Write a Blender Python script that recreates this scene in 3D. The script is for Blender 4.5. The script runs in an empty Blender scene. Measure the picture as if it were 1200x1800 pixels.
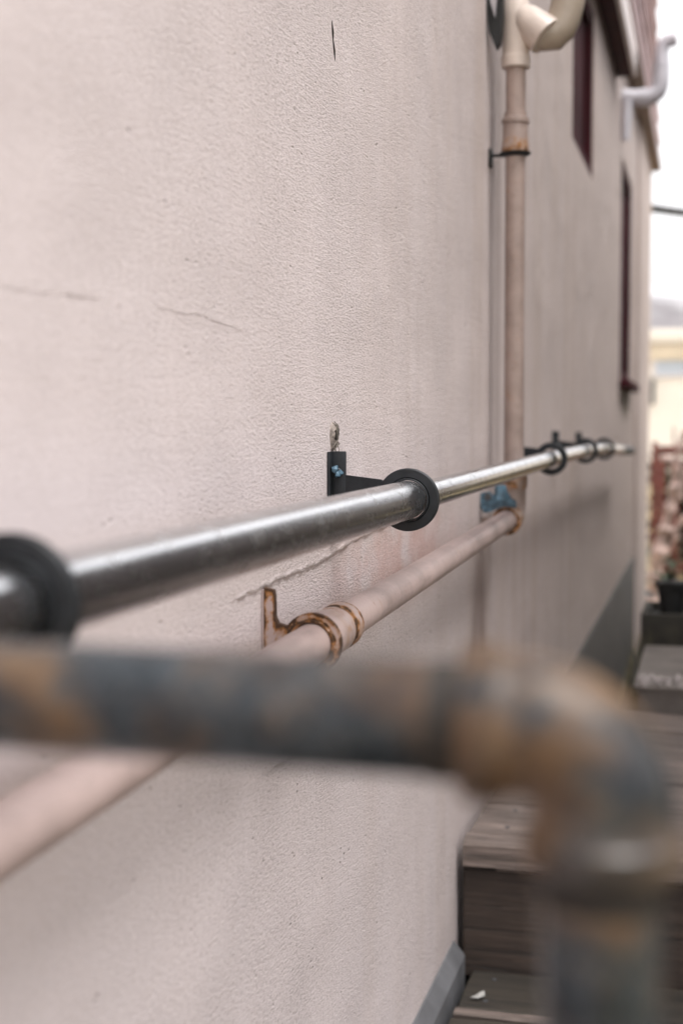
import bpy, bmesh, math, random
from mathutils import Vector, Matrix, noise as mnoise
random.seed(7)
R = math.radians
scene = bpy.context.scene
COL = scene.collection

# ------------------------------------------------------------------ camera, world, sun, exposure
EYE = 0.938
cam_d = bpy.data.cameras.new("camera")
cam = bpy.data.objects.new("camera", cam_d)
COL.objects.link(cam)
cam.location = (0.41, 0.0, EYE)
cam.rotation_euler = (R(90) - math.atan(153 / 2500), 0, math.atan(640 / 2500))
cam_d.lens = 50
cam_d.sensor_width = 36
cam_d.clip_start = 0.02
cam_d.clip_end = 4000
cam_d.dof.use_dof = True
cam_d.dof.focus_distance = 1.62
cam_d.dof.aperture_fstop = 4.1
scene.camera = cam

SUN_EL, SUN_AZ = R(66), R(115)          # azimuth measured from +Y towards +X
world = bpy.data.worlds.new("World")
scene.world = world
world.use_nodes = True
wn = world.node_tree.nodes
wl = world.node_tree.links
wn.clear()
sky = wn.new("ShaderNodeTexSky")
sky.sky_type = 'NISHITA'
sky.sun_disc = False
sky.sun_elevation = SUN_EL
sky.sun_rotation = SUN_AZ
sky.air_density = 1.0
sky.dust_density = 2.0
sky.ozone_density = 1.0
hs = wn.new("ShaderNodeHueSaturation")
hs.inputs['Saturation'].default_value = 0.10
wl.new(sky.outputs[0], hs.inputs['Color'])
bg = wn.new("ShaderNodeBackground")
bg.inputs['Strength'].default_value = 0.13
veil = wn.new("ShaderNodeMix")                 # even white cloud layer over the clear sky
veil.data_type = 'RGBA'
veil.inputs[0].default_value = 0.80
wl.new(hs.outputs[0], veil.inputs[6])
veil.inputs[7].default_value = (7.4, 7.35, 7.45, 1)
wl.new(veil.outputs[2], bg.inputs[0])
wo = wn.new("ShaderNodeOutputWorld")
wl.new(bg.outputs[0], wo.inputs[0])

sd = bpy.data.lights.new("sun", 'SUN')
sd.energy = 1.5
sd.angle = R(25)
sd.color = (1.0, 0.975, 0.955)
sun = bpy.data.objects.new("sun", sd)
COL.objects.link(sun)
dv = Vector((math.sin(SUN_AZ) * math.cos(SUN_EL), math.cos(SUN_AZ) * math.cos(SUN_EL), math.sin(SUN_EL)))
sun.rotation_euler = dv.to_track_quat('Z', 'Y').to_euler()
sun.location = (4, 2, 8)

vs = scene.view_settings
scene.display_settings.display_device = 'sRGB'
vs.view_transform = 'Standard'
vs.look = 'None'
vs.exposure = 1.3
vs.gamma = 1.0
vs.use_curve_mapping = False
scene.cycles.use_denoising = True
scene.cycles.max_bounces = 8

# ------------------------------------------------------------------ material helpers
class NT:
    """tiny node builder"""
    def __init__(s, name):
        s.m = bpy.data.materials.new(name)
        s.m.use_nodes = True
        s.t = s.m.node_tree
        s.bsdf = s.t.nodes["Principled BSDF"]
        s.tc = None
    def put(s, sock, v):
        if hasattr(v, 'is_linked') or isinstance(v, bpy.types.NodeSocket):
            s.t.links.new(v, sock)
        elif isinstance(v, (tuple, list)):
            n = len(sock.default_value)
            sock.default_value = tuple(v) + ((1.0,) if n == 4 and len(v) == 3 else ())
        else:
            sock.default_value = v
    def set(s, name, v):
        s.put(s.bsdf.inputs[name], v)
    def obj(s):
        if s.tc is None:
            s.tc = s.t.nodes.new("ShaderNodeTexCoord")
        return s.tc.outputs['Object']
    def mapping(s, scale=(1, 1, 1), loc=(0, 0, 0), vec=None, rot=(0, 0, 0)):
        n = s.t.nodes.new("ShaderNodeMapping")
        s.put(n.inputs['Vector'], vec if vec is not None else s.obj())
        n.inputs['Scale'].default_value = scale
        n.inputs['Location'].default_value = loc
        n.inputs['Rotation'].default_value = rot
        return n.outputs[0]
    def noise(s, scale, detail=3, rough=0.55, vec=None, dist=0.0):
        n = s.t.nodes.new("ShaderNodeTexNoise")
        s.put(n.inputs['Vector'], vec if vec is not None else s.obj())
        n.inputs['Scale'].default_value = scale
        n.inputs['Detail'].default_value = detail
        n.inputs['Roughness'].default_value = rough
        n.inputs['Distortion'].default_value = dist
        return n.outputs[0]
    def voronoi(s, scale, vec=None, feature='F1', rnd=1.0):
        n = s.t.nodes.new("ShaderNodeTexVoronoi")
        n.feature = feature
        s.put(n.inputs['Vector'], vec if vec is not None else s.obj())
        n.inputs['Scale'].default_value = scale
        n.inputs['Randomness'].default_value = rnd
        return n.outputs[0]
    def ramp(s, v, a, b, lo=0.0, hi=1.0, smooth=True):
        n = s.t.nodes.new("ShaderNodeMapRange")
        if smooth:
            n.interpolation_type = 'SMOOTHSTEP'
        s.put(n.inputs['Value'], v)
        n.inputs['From Min'].default_value = a
        n.inputs['From Max'].default_value = b
        n.inputs['To Min'].default_value = lo
        n.inputs['To Max'].default_value = hi
        return n.outputs[0]
    def math(s, op, a, b=0.0):
        n = s.t.nodes.new("ShaderNodeMath")
        n.operation = op
        s.put(n.inputs[0], a)
        s.put(n.inputs[1], b)
        return n.outputs[0]
    def mul(s, a, b): return s.math('MULTIPLY', a, b)
    def add(s, a, b): return s.math('ADD', a, b)
    def mix(s, f, a, b, mode='MIX'):
        n = s.t.nodes.new("ShaderNodeMix")
        n.data_type = 'RGBA'
        n.blend_type = mode
        s.put(n.inputs[0], f)
        s.put(n.inputs[6], a)
        s.put(n.inputs[7], b)
        return n.outputs[2]
    def sep(s, vec=None):
        n = s.t.nodes.new("ShaderNodeSeparateXYZ")
        s.put(n.inputs[0], vec if vec is not None else s.obj())
        return n.outputs
    def attr(s, name):
        n = s.t.nodes.new("ShaderNodeAttribute")
        n.attribute_name = name
        return n.outputs['Fac']
    def rnd(s):
        n = s.t.nodes.new("ShaderNodeObjectInfo")
        return n.outputs['Random']
    def blob(s, c, r, a=0.3, b=1.0):
        """1 inside the ellipsoid c,r fading to 0"""
        v = s.mapping(scale=tuple(1 / q for q in r), loc=tuple(-cc / q for cc, q in zip(c, r)))
        n = s.t.nodes.new("ShaderNodeVectorMath")
        n.operation = 'LENGTH'
        s.put(n.inputs[0], v)
        return s.ramp(n.outputs['Value'], a, b, 1.0, 0.0)
    def bump(s, h, strength=0.5, dist=0.002, normal=None):
        n = s.t.nodes.new("ShaderNodeBump")
        n.inputs['Strength'].default_value = strength
        n.inputs['Distance'].default_value = dist
        s.put(n.inputs['Height'], h)
        if normal is not None:
            s.put(n.inputs['Normal'], normal)
        return n.outputs[0]


def simple(name, col, rough=0.6, metal=0.0, var=0.15, scale=20, bump=0.0, bscale=80, spec=0.5):
    n = NT(name)
    f = n.noise(scale, 4)
    dark = tuple(c * (1 - var) for c in col)
    lite = tuple(min(1, c * (1 + var)) for c in col)
    n.set('Base Color', n.mix(n.ramp(f, 0.3, 0.7), dark, lite))
    n.set('Roughness', rough)
    n.set('Metallic', metal)
    n.set('Specular IOR Level', spec)
    if bump:
        n.set('Normal', n.bump(n.noise(bscale, 4), 0.6, bump))
    return n.m


def make_stucco(name, base, near=True):
    n = NT(name)
    X, Y, Z = n.sep()
    # --- colour
    streak = n.noise(1.0, 5, 0.6, n.mapping(scale=(1, 9.0, 0.55)))
    streak2 = n.noise(1.0, 4, 0.6, n.mapping(scale=(1, 26.0, 0.9), loc=(0, 4, 2)))
    patch = n.noise(2.3, 4, 0.6, n.mapping(loc=(5, 1, 7)))
    fine = n.noise(60, 4, 0.65)
    c = n.mix(n.ramp(patch, 0.3, 0.7), tuple(b * .975 for b in base), tuple(min(1, b * 1.025) for b in base))
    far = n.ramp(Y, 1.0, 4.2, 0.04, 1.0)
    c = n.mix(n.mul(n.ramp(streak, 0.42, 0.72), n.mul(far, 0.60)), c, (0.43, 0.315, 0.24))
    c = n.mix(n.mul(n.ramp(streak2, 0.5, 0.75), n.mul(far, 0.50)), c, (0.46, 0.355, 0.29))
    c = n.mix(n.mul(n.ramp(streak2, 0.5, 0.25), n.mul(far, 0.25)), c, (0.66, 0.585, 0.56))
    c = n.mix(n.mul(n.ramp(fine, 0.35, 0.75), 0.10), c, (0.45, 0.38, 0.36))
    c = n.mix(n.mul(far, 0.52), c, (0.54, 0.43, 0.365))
    # pink worn paint under the handrail
    pk = n.mul(n.blob((0, 1.95, 0.755), (1, 0.62, 0.10), 0.2, 1.0), n.ramp(n.noise(9, 5, 0.65), 0.33, 0.62))
    c = n.mix(n.mul(pk, 0.75), c, (0.50, 0.315, 0.275))
    pk2 = n.blob((0, 1.0, 0.72), (1, 0.7, 0.06), 0.2, 1.0)
    c = n.mix(n.mul(pk2, 0.35), c, (0.56, 0.43, 0.39))
    # dark brown patch below the rusty joint
    joint_patch = n.mul(n.blob((0, 2.64, 0.50), (1, 0.13, 0.33), 0.35, 1.0), n.ramp(n.noise(14, 3, 0.6, n.mapping(scale=(1, 1, .25))), 0.2, 0.6, .55, 1))
    c = n.mix(n.mul(joint_patch, 0.7), c, (0.17, 0.105, 0.08))
    downpipe_strip = n.blob((0, 2.87, 1.2), (1, 0.055, 0.62), 0.4, 1.0)  # darker vertical strip on the wall beside the downpipe
    c = n.mix(n.mul(downpipe_strip, 0.38), c, (0.26, 0.19, 0.165))
    # dark olive patch under the far sill
    sill_patch = n.blob((0, 7.5, 1.06), (1, 0.45, 0.12), 0.4, 1.0)
    c = n.mix(n.mul(sill_patch, 0.75), c, (0.16, 0.125, 0.075))
    # --- relief
    grit = n.noise(1.0, 5, 0.68, n.mapping(scale=(300, 130, 400)))
    grit2 = n.noise(1.0, 3, 0.6, n.mapping(scale=(90, 38, 95), loc=(3, 2, 1)), 0.8)
    rough_mask = n.ramp(n.noise(1.0, 4, 0.6, n.mapping(scale=(1, 5.0, 2.6), loc=(1, 3.3, 0))), 0.30, 0.68, 0.50, 1.0)
    rm_b = n.ramp(n.noise(1.0, 4, 0.6, n.mapping(scale=(1, 6.0, 3.2), loc=(4, 1.3, 2))), 0.30, 0.66, 0.55, 1.0)
    pits = n.ramp(n.voronoi(1.0, n.mapping(scale=(120, 60, 120))), 0.05, 0.26, 1.0, 0.0)
    pitm = n.mul(pits, n.ramp(n.noise(1.0, 3, 0.5, n.mapping(scale=(40, 16, 34), loc=(9, 1, 1))), 0.58, 0.70))
    trowel = n.noise(1.0, 3, 0.55, n.mapping(scale=(20, 5, 60), rot=(0.5, 0, 0)), 1.2)
    h = n.add(n.mul(grit, rm_b), n.mul(grit2, n.mul(rm_b, 0.40)))
    h = n.add(h, n.mul(trowel, 0.22))
    h = n.add(h, n.mul(pitm, -1.1))
    lowf = n.noise(1.0, 2, 0.5, n.mapping(scale=(3, 2.2, 3.5)))
    h = n.mul(h, n.ramp(Y, 0.75, 1.5, 0.40, 1.0))
    nb = n.bump(lowf, 0.6, 0.03)
    n.set('Normal', n.bump(h, 1.0, 0.0029, nb))
    c = n.mix(n.mul(pitm, 0.65), c, (0.20, 0.155, 0.14))
    c = n.mix(n.mul(n.ramp(grit, 0.49, 0.38), n.mul(n.mul(rough_mask, n.ramp(Y, 0.7, 1.5, 0.2, 1.0)), 0.62)), c, (0.29, 0.235, 0.22))
    c = n.mix(n.mul(n.ramp(grit, 0.53, 0.64), n.mul(rough_mask, 0.40)), c, (0.72, 0.65, 0.64))
    n.set('Base Color', c)
    n.set('Roughness', 0.75)
    n.set('Specular IOR Level', 0.35)
    return n.m


def make_pipe_paint(name, base, rust=0.5):
    n = NT(name)
    f = n.noise(9, 5, 0.6)
    c = n.mix(n.ramp(f, 0.3, 0.7), tuple(b * .76 for b in base), tuple(min(1, b * 1.13) for b in base))
    gr = n.ramp(n.noise(1.0, 5, 0.7, n.mapping(scale=(60, 14, 60), loc=(1, 2, 8))), 0.48, 0.72)
    c = n.mix(n.mul(gr, 0.35), c, tuple(b * .5 for b in base))
    sp = n.ramp(n.noise(30, 5, 0.7), 0.62, 0.70)
    c = n.mix(n.mul(sp, rust), c, (0.30, 0.13, 0.06))
    scr = n.ramp(n.noise(1.0, 3, 0.6, n.mapping(scale=(260, 60, 260))), 0.70, 0.76)
    c = n.mix(n.mul(scr, 0.6), c, (0.16, 0.12, 0.11))
    r = n.attr('rust')
    r = n.add(r, n.mul(n.mul(n.add(n.noise(85, 3, 0.6, n.mapping(loc=(2, 5, 1))), -0.5), 2.5), n.ramp(r, 0.05, 0.25)))
    rn = n.ramp(n.add(r, n.mul(n.add(n.noise(60, 4, 0.65), -0.5), 1.5)), 0.40, 0.68)
    rc = n.mix(n.ramp(n.add(r, n.mul(n.add(n.noise(110, 4, 0.65), -0.5), 1.3)), 0.45, 0.95), (0.33, 0.145, 0.045), (0.055, 0.025, 0.011))
    halo = n.ramp(n.add(r, n.mul(n.add(n.noise(34, 4, 0.65, n.mapping(scale=(1, 1, .6))), -0.5), 1.3)), 0.12, 0.45)
    c = n.mix(n.mul(halo, 0.55), c, (0.36, 0.19, 0.085))
    c = n.mix(rn, c, rc)
    n.set('Base Color', c)
    n.set('Roughness', n.ramp(rn, 0, 1, 0.42, 0.85))
    n.set('Normal', n.bump(n.add(n.noise(45, 4), n.mul(n.noise(220, 3), n.add(n.mul(rn, 1.2), 0.2))), 0.5, 0.0012))
    return n.m


def make_rusty_steel(name, seed=0.0, k=1.0, lo=0.44):
    n = NT(name)
    off = (seed, seed * 2, 0)
    a = n.noise(16, 5, 0.6, n.mapping(loc=off))
    b = n.noise(46, 4, 0.65, n.mapping(loc=(seed + 3, 1, 5)))
    f = n.noise(150, 3, 0.6)
    z = n.mix(n.ramp(b, 0.3, 0.7), (0.016 * k, 0.022 * k, 0.028 * k), (0.058 * k, 0.070 * k, 0.080 * k))
    rs = n.mix(n.ramp(b, 0.3, 0.72), (0.036 * k, 0.017 * k, 0.008 * k), (0.135 * k, 0.080 * k, 0.040 * k))
    r = n.add(n.ramp(a, lo, lo + 0.16), n.mul(n.attr('rust'), 0.6))
    fl = n.ramp(n.noise(95, 5, 0.7, n.mapping(loc=(seed, 3, 1))), 0.56, 0.64)
    r = n.add(r, n.mul(fl, -0.55))
    rr = n.math('MINIMUM', n.math('MAXIMUM', r, 0.0), 1.0)
    c = n.mix(rr, z, rs)
    c = n.mix(n.mul(n.ramp(f, 0.55, 0.75), 0.4), c, (0.04, 0.035, 0.03))
    n.set('Base Color', c)
    n.set('Metallic', n.ramp(rr, 0, 1, 0.45, 0.0))
    n.set('Roughness', n.ramp(rr, 0, 1, 0.27, 0.50))
    n.set('Normal', n.bump(n.add(f, b), 0.5, 0.001))
    return n.m


def make_stainless(name, r0, r1):
    n = NT(name)
    br = n.noise(1.0, 3, 0.6, n.mapping(scale=(900, 6, 900)))
    sm = n.noise(14, 4, 0.6)
    sc = n.ramp(n.noise(1.0, 4, 0.7, n.mapping(scale=(150, 36, 150))), 0.66, 0.76)
    c = n.mix(n.ramp(sm, 0.3, 0.7), (0.60, 0.605, 0.625), (0.67, 0.675, 0.695))
    spot = n.mul(n.ramp(n.noise(1.0, 4, 0.7, n.mapping(scale=(60, 34, 60), loc=(4, 1, 2))), 0.52, 0.66), n.ramp(sm, 0.4, 0.6, 0.4, 1.0))
    c = n.mix(n.mul(sc, 0.5), c, (0.22, 0.19, 0.17))
    c = n.mix(n.mul(spot, 0.28), c, (0.30, 0.275, 0.26))
    n.set('Base Color', c)
    n.set('Metallic', 1.0)
    n.set('Roughness', n.add(n.add(n.ramp(br, 0.2, 0.8, r0, r1), n.mul(spot, 0.12)), n.mul(sc, 0.2)))
    n.set('Normal', n.bump(br, 0.03, 0.0002))
    return n.m


def make_wood(name, dark, lite, axis=0):
    n = NT(name)
    r = n.rnd()
    vm = n.t.nodes.new("ShaderNodeVectorMath")
    vm.operation = 'ADD'
    cx = n.t.nodes.new("ShaderNodeCombineXYZ")
    n.put(cx.inputs[0], n.mul(r, 37.0)); n.put(cx.inputs[1], n.mul(r, 11.0)); n.put(cx.inputs[2], n.mul(r, 23.0))
    n.put(vm.inputs[0], n.obj()); n.put(vm.inputs[1], cx.outputs[0])
    v = vm.outputs[0]
    sc = (4, 150, 150) if axis == 0 else (150, 4, 150)
    g = n.noise(1.0, 6, 0.65, n.mapping(scale=sc, vec=v), 0.6)
    g2 = n.noise(1.0, 4, 0.6, n.mapping(scale=(3, 22, 22) if axis == 0 else (22, 3, 22), vec=v, loc=(3, 1, 2)), 0.5)
    kn = n.ramp(n.voronoi(1.0, n.mapping(scale=(7, 14, 14), vec=v)), 0.06, 0.18, 1.0, 0.0)
    peel = n.ramp(n.noise(1.0, 5, 0.7, n.mapping(scale=(8, 22, 22), vec=v, loc=(8, 8, 3))), 0.60, 0.68)
    c = n.mix(n.ramp(g, 0.32, 0.68), dark, lite)
    c = n.mix(n.mul(n.ramp(g2, 0.4, 0.7), 0.55), c, tuple(d * .7 for d in dark))
    c = n.mix(n.mul(kn, 0.75), c, tuple(d * .35 for d in dark))
    c = n.mix(n.mul(peel, 0.35), c, tuple(min(1, l * 1.6) for l in lite))
    ck = n.noise(1.0, 3, 0.6, n.mapping(scale=(2.0, 55, 55), vec=v, loc=(1, 7, 9)), 0.4)
    ckm = n.mul(n.mul(n.ramp(ck, 0.485, 0.5), n.ramp(ck, 0.515, 0.5)), n.ramp(n.noise(1.0, 3, 0.5, n.mapping(scale=(5, 16, 16), vec=v)), 0.45, 0.6))
    c = n.mix(n.mul(ckm, 0.9), c, tuple(d * .12 for d in dark))
    hv = n.t.nodes.new("ShaderNodeHueSaturation")
    n.put(hv.inputs['Value'], n.ramp(r, 0, 1, 0.8, 1.15, False))
    n.put(hv.inputs['Color'], c)
    n.set('Base Color', hv.outputs[0])
    n.set('Roughness', 0.72)
    n.set('Normal', n.bump(n.add(g, n.add(n.mul(kn, -0.6), n.mul(ckm, -2.0))), 0.8, 0.0025))
    return n.m


M = {}
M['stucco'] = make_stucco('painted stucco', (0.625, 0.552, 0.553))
M['plinth'] = simple('grey plinth paint', (0.125, 0.125, 0.132), 0.55, var=.25, scale=9, bump=0.002, bscale=40)
M['plinth_dark'] = simple('dark grey plinth paint', (0.072, 0.066, 0.061), 0.7, var=.2, scale=5, bump=0.002, bscale=30)
M['burgundy'] = simple('burgundy paint', (0.052, 0.010, 0.014), 0.8, var=.2, scale=6, spec=0.12)
M['fascia'] = simple('cream pink fascia paint', (0.72, 0.62, 0.59), 0.5, var=.06, scale=5)
M['soffit'] = simple('brown soffit board', (0.26, 0.175, 0.15), 0.65, var=.15, scale=8)
M['siding'] = simple('pink siding paint', (0.60, 0.45, 0.455), 0.55, var=.12, scale=4)
M['paint_pipe'] = make_pipe_paint('painted drain pipe', (0.465, 0.36, 0.338), 0.5)
M['paint_down'] = make_pipe_paint('taupe painted downpipe', (0.35, 0.268, 0.236), 0.45)
M['cream_plastic'] = simple('cream plastic', (0.62, 0.53, 0.47), 0.38, var=.08, scale=25, bump=0.0008, bscale=60)
M['taupe_plastic'] = simple('taupe plastic', (0.36, 0.30, 0.24), 0.45, var=.1, scale=20)
M['steel'] = make_stainless('polished stainless steel', 0.15, 0.20)
M['satin'] = make_stainless('satin stainless steel', 0.205, 0.26)
M['rusty'] = make_rusty_steel('rusty galvanised pipe', 1.3, 1.2, 0.435)
M['rusty_fit'] = make_rusty_steel('rusty pipe elbow', 4.7, 1.25, 0.42)
M['black'] = simple('black powder coat', (0.013, 0.015, 0.018), 0.5, var=.25, scale=60, bump=0.0003, bscale=400, spec=0.35)
M['blackmat'] = simple('matt black rubber', (0.010, 0.010, 0.010), 0.7)
M['blue'] = simple('blue plastic', (0.060, 0.115, 0.160), 0.5, var=.5, scale=90)
M['greytape'] = simple('grey tape', (0.42, 0.40, 0.42), 0.4)
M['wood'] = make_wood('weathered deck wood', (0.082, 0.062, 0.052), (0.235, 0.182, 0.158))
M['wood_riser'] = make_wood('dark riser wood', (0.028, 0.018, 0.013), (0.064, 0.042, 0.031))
M['wood_low'] = make_wood('dark lower tread wood', (0.020, 0.016, 0.012), (0.050, 0.039, 0.028))  # lower boards in a darker tone than the upper deck
M['shed'] = make_wood('weathered shed boards', (0.088, 0.080, 0.078), (0.17, 0.155, 0.15))
M['concrete'] = simple('weathered concrete', (0.13, 0.112, 0.100), 0.85, var=.25, scale=7, bump=0.004, bscale=50)
M['stone'] = simple('pale chippings', (0.36, 0.32, 0.31), 0.8, var=.25, scale=30)
M['darkbox'] = simple('dark planter wood', (0.030, 0.026, 0.018), 0.8, var=.4, scale=12)
M['leaf'] = simple('green leaf', (0.055, 0.10, 0.045), 0.5, var=.4, scale=40)
M['leafpale'] = simple('pale dried leaf', (0.34, 0.33, 0.32), 0.6, var=.2, scale=40)
M['bark'] = simple('pale peeling bark', (0.52, 0.39, 0.35), 0.8, var=.4, scale=14, bump=0.004, bscale=40)
M['redwood'] = simple('red stained wood', (0.19, 0.055, 0.042), 0.65, var=.25, scale=8)
M['whiteplastic'] = simple('white grey plastic', (0.62, 0.60, 0.64), 0.45, var=.06)
M['cream_render'] = simple('cream render', (0.84, 0.78, 0.70), 0.8, var=.04, scale=1)
M['ochre_trim'] = simple('ochre cornice', (0.70, 0.60, 0.46), 0.7, var=.06, scale=1)
M['glass'] = simple('window glass', (0.45, 0.50, 0.56), 0.08, var=.05)
M['darkgrey'] = simple('dark grey metal', (0.06, 0.06, 0.065), 0.5)
M['plasterhole'] = simple('crumbled plaster', (0.27, 0.23, 0.205), 0.95, var=.5, scale=120, bump=0.003, bscale=260)
M['cavity'] = simple('dark cavity', (0.02, 0.017, 0.013), 0.95)
M['fibre'] = simple('dry fibre', (0.20, 0.175, 0.15), 0.8)
M['chip'] = simple('white paint chip', (0.42, 0.41, 0.39), 0.6)

# ------------------------------------------------------------------ object helpers
def link(o, parent=None):
    COL.objects.link(o)
    if parent is not None:
        o.parent = parent
    return o

def thing(name, label, cat, loc=(0, 0, 0), group=None, kind=None):
    o = bpy.data.objects.new(name, None)
    o.empty_display_size = 0.05
    link(o)
    o.location = loc
    tag(o, label, cat, group, kind)
    return o

def tag(o, label=None, cat=None, group=None, kind=None):
    if label: o['label'] = label
    if cat: o['category'] = cat
    if group: o['group'] = group
    if kind: o['kind'] = kind
    return o

def mesh_obj(name, verts, faces, mat, parent=None, smooth=True, rust=None, sharp=35, fix=True):
    me = bpy.data.meshes.new(name)
    me.from_pydata([tuple(v) for v in verts], [], faces)
    if fix:
        bm = bmesh.new(); bm.from_mesh(me)
        bmesh.ops.recalc_face_normals(bm, faces=bm.faces)
        bm.to_mesh(me); bm.free()
    me.materials.append(mat)
    if smooth:
        me.shade_smooth()
        try:
            me.set_sharp_from_angle(angle=R(sharp))
        except Exception:
            pass
    if rust is not None:
        a = me.attributes.new('rust', 'FLOAT', 'POINT')
        a.data.foreach_set('value', rust)
    o = bpy.data.objects.new(name, me)
    return link(o, parent)

def bm_obj(name, bm, mat, parent=None, smooth=True, sharp=35):
    me = bpy.data.meshes.new(name)
    bmesh.ops.recalc_face_normals(bm, faces=bm.faces)
    bm.to_mesh(me); bm.free()
    me.materials.append(mat)
    if smooth:
        me.shade_smooth()
        try:
            me.set_sharp_from_angle(angle=R(sharp))
        except Exception:
            pass
    return link(bpy.data.objects.new(name, me), parent)

def box_bm(lo, hi, bevel=0.0, seg=2, bm=None):
    b = bmesh.new()
    bmesh.ops.create_cube(b, size=1.0)
    for v in b.verts:
        v.co = Vector(((lo[i] + hi[i]) / 2 + v.co[i] * (hi[i] - lo[i]) for i in range(3)))
    if bevel:
        bmesh.ops.bevel(b, geom=b.edges[:], offset=bevel, segments=seg, profile=0.5, affect='EDGES')
    if bm is None:
        return b
    me = bpy.data.meshes.new('tmp'); b.to_mesh(me); b.free()
    bm.from_mesh(me); bpy.data.meshes.remove(me)
    return bm

def box(name, lo, hi, mat, parent=None, bevel=0.0, seg=2, jit=0.0):
    """origin at the box centre so that object textures differ from copy to copy"""
    c = Vector([(a + b) / 2 for a, b in zip(lo, hi)])
    b = box_bm(Vector(lo) - c, Vector(hi) - c, bevel, seg)
    if jit:
        for v in b.verts:
            v.co += Vector((random.uniform(-jit, jit) for _ in range(3)))
    o = bm_obj(name, b, mat, parent)
    o.location = c
    return o

def tube(path, radii, seg=24, cap=True, rust=None):
    """verts, faces, rust list of a swept circle"""
    P = [Vector(p) for p in path]
    n = len(P)
    if not hasattr(radii, '__len__'):
        radii = [radii] * n
    T = []
    for i in range(n):
        a = P[max(0, i - 1)]; b = P[min(n - 1, i + 1)]
        t = b - a
        T.append(t.normalized() if t.length > 1e-9 else Vector((0, 0, 1)))
    up = Vector((0, 0, 1)) if abs(T[0].z) < 0.9 else Vector((1, 0, 0))
    u = T[0].cross(up).normalized()
    vs, fs, rs = [], [], []
    for i in range(n):
        u = (u - T[i] * u.dot(T[i])).normalized()
        w = T[i].cross(u)
        for k in range(seg):
            a = 2 * math.pi * k / seg
            vs.append(P[i] + (u * math.cos(a) + w * math.sin(a)) * radii[i])
            rs.append(rust[i] if rust else 0.0)
    for i in range(n - 1):
        for k in range(seg):
            k2 = (k + 1) % seg
            fs.append((i * seg + k, i * seg + k2, (i + 1) * seg + k2, (i + 1) * seg + k))
    if cap:
        fs.append(tuple(range(seg - 1, -1, -1)))
        fs.append(tuple((n - 1) * seg + k for k in range(seg)))
    return vs, fs, rs

def tube_obj(name, path, radii, mat, parent=None, seg=24, rust=None, cap=True):
    v, f, r = tube(path, radii, seg, cap, rust)
    return mesh_obj(name, v, f, mat, parent, rust=r)

def straight(a, b, n):
    a, b = Vector(a), Vector(b)
    return [a + (b - a) * i / n for i in range(n + 1)]

def prism(outline, y0, y1, axis='Y'):
    """extrude a 2-D outline (a, b) -> x,z along Y, or y,z along X, or x,y along Z"""
    def p(a, b, t):
        return {'Y': (a, t, b), 'X': (t, a, b), 'Z': (a, b, t)}[axis]
    n = len(outline)
    vs = [p(a, b, y0) for a, b in outline] + [p(a, b, y1) for a, b in outline]
    fs = [tuple(range(n)), tuple(range(2 * n - 1, n - 1, -1))]
    for i in range(n):
        j = (i + 1) % n
        fs.append((i, j, n + j, n + i))
    return vs, fs

def annulus(r_in, r_out, t, seg=72, bev=0.0008, centre=(0, 0, 0)):
    """flat ring round the Y axis with bevelled rims"""
    prof = [(r_in, -t / 2 + bev), (r_in + bev, -t / 2), (r_out - bev, -t / 2), (r_out, -t / 2 + bev),
            (r_out, t / 2 - bev), (r_out - bev, t / 2), (r_in + bev, t / 2), (r_in, t / 2 - bev)]
    vs, fs = [], []
    m = len(prof)
    for k in range(seg):
        a = 2 * math.pi * k / seg
        for r, y in prof:
            vs.append((centre[0] + r * math.cos(a), centre[1] + y, centre[2] + r * math.sin(a)))
    for k in range(seg):
        k2 = (k + 1) % seg
        for j in range(m):
            j2 = (j + 1) % m
            fs.append((k * m + j, k * m + j2, k2 * m + j2, k2 * m + j))
    return vs, fs

def merge(*parts):
    V, F = [], []
    for v, f in parts:
        o = len(V)
        V += [tuple(x) for x in v]
        F += [tuple(i + o for i in q) for q in f]
    return V, F

GROUND = -0.40

# ------------------------------------------------------------------ ground and hills
def ground_height(x, y):
    h = GROUND
    d = math.hypot(x, y)
    if d > 12:
        h += 0.05 * mnoise.noise(Vector((x * .15, y * .15, 0)))
    return h
vs_, fs_ = [], []
rad = [0, 1.5, 3, 5, 8, 11, 14, 18, 24, 32, 45, 70, 110, 180, 320, 600, 1100, 2000]
SEG = 64
vs_.append((0, 6, GROUND))
for r in rad[1:]:
    for k in range(SEG):
        a = 2 * math.pi * k / SEG
        x, y = r * math.cos(a), 6 + r * math.sin(a)
        vs_.append((x, y, ground_height(x, y)))
for k in range(SEG):
    fs_.append((0, 1 + k, 1 + (k + 1) % SEG))
for i in range(len(rad) - 2):
    for k in range(SEG):
        a = 1 + i * SEG + k; b = 1 + i * SEG + (k + 1) % SEG
        fs_.append((a, a + SEG, b + SEG, b))
n = NT('dry winter grass ground')
f1 = n.noise(0.9, 5, 0.65); f2 = n.noise(14, 5, 0.7)
c = n.mix(n.ramp(f1, 0.4, 0.6), (0.36, 0.26, 0.13), (0.15, 0.15, 0.07))
c = n.mix(n.ramp(f2, 0.4, 0.65), c, (0.30, 0.215, 0.12))
n.set('Base Color', c); n.set('Roughness', 0.95)
n.set('Normal', n.bump(f2, 0.8, 0.03))
g = mesh_obj('ground', vs_, fs_, n.m); tag(g, kind='structure')

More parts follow.
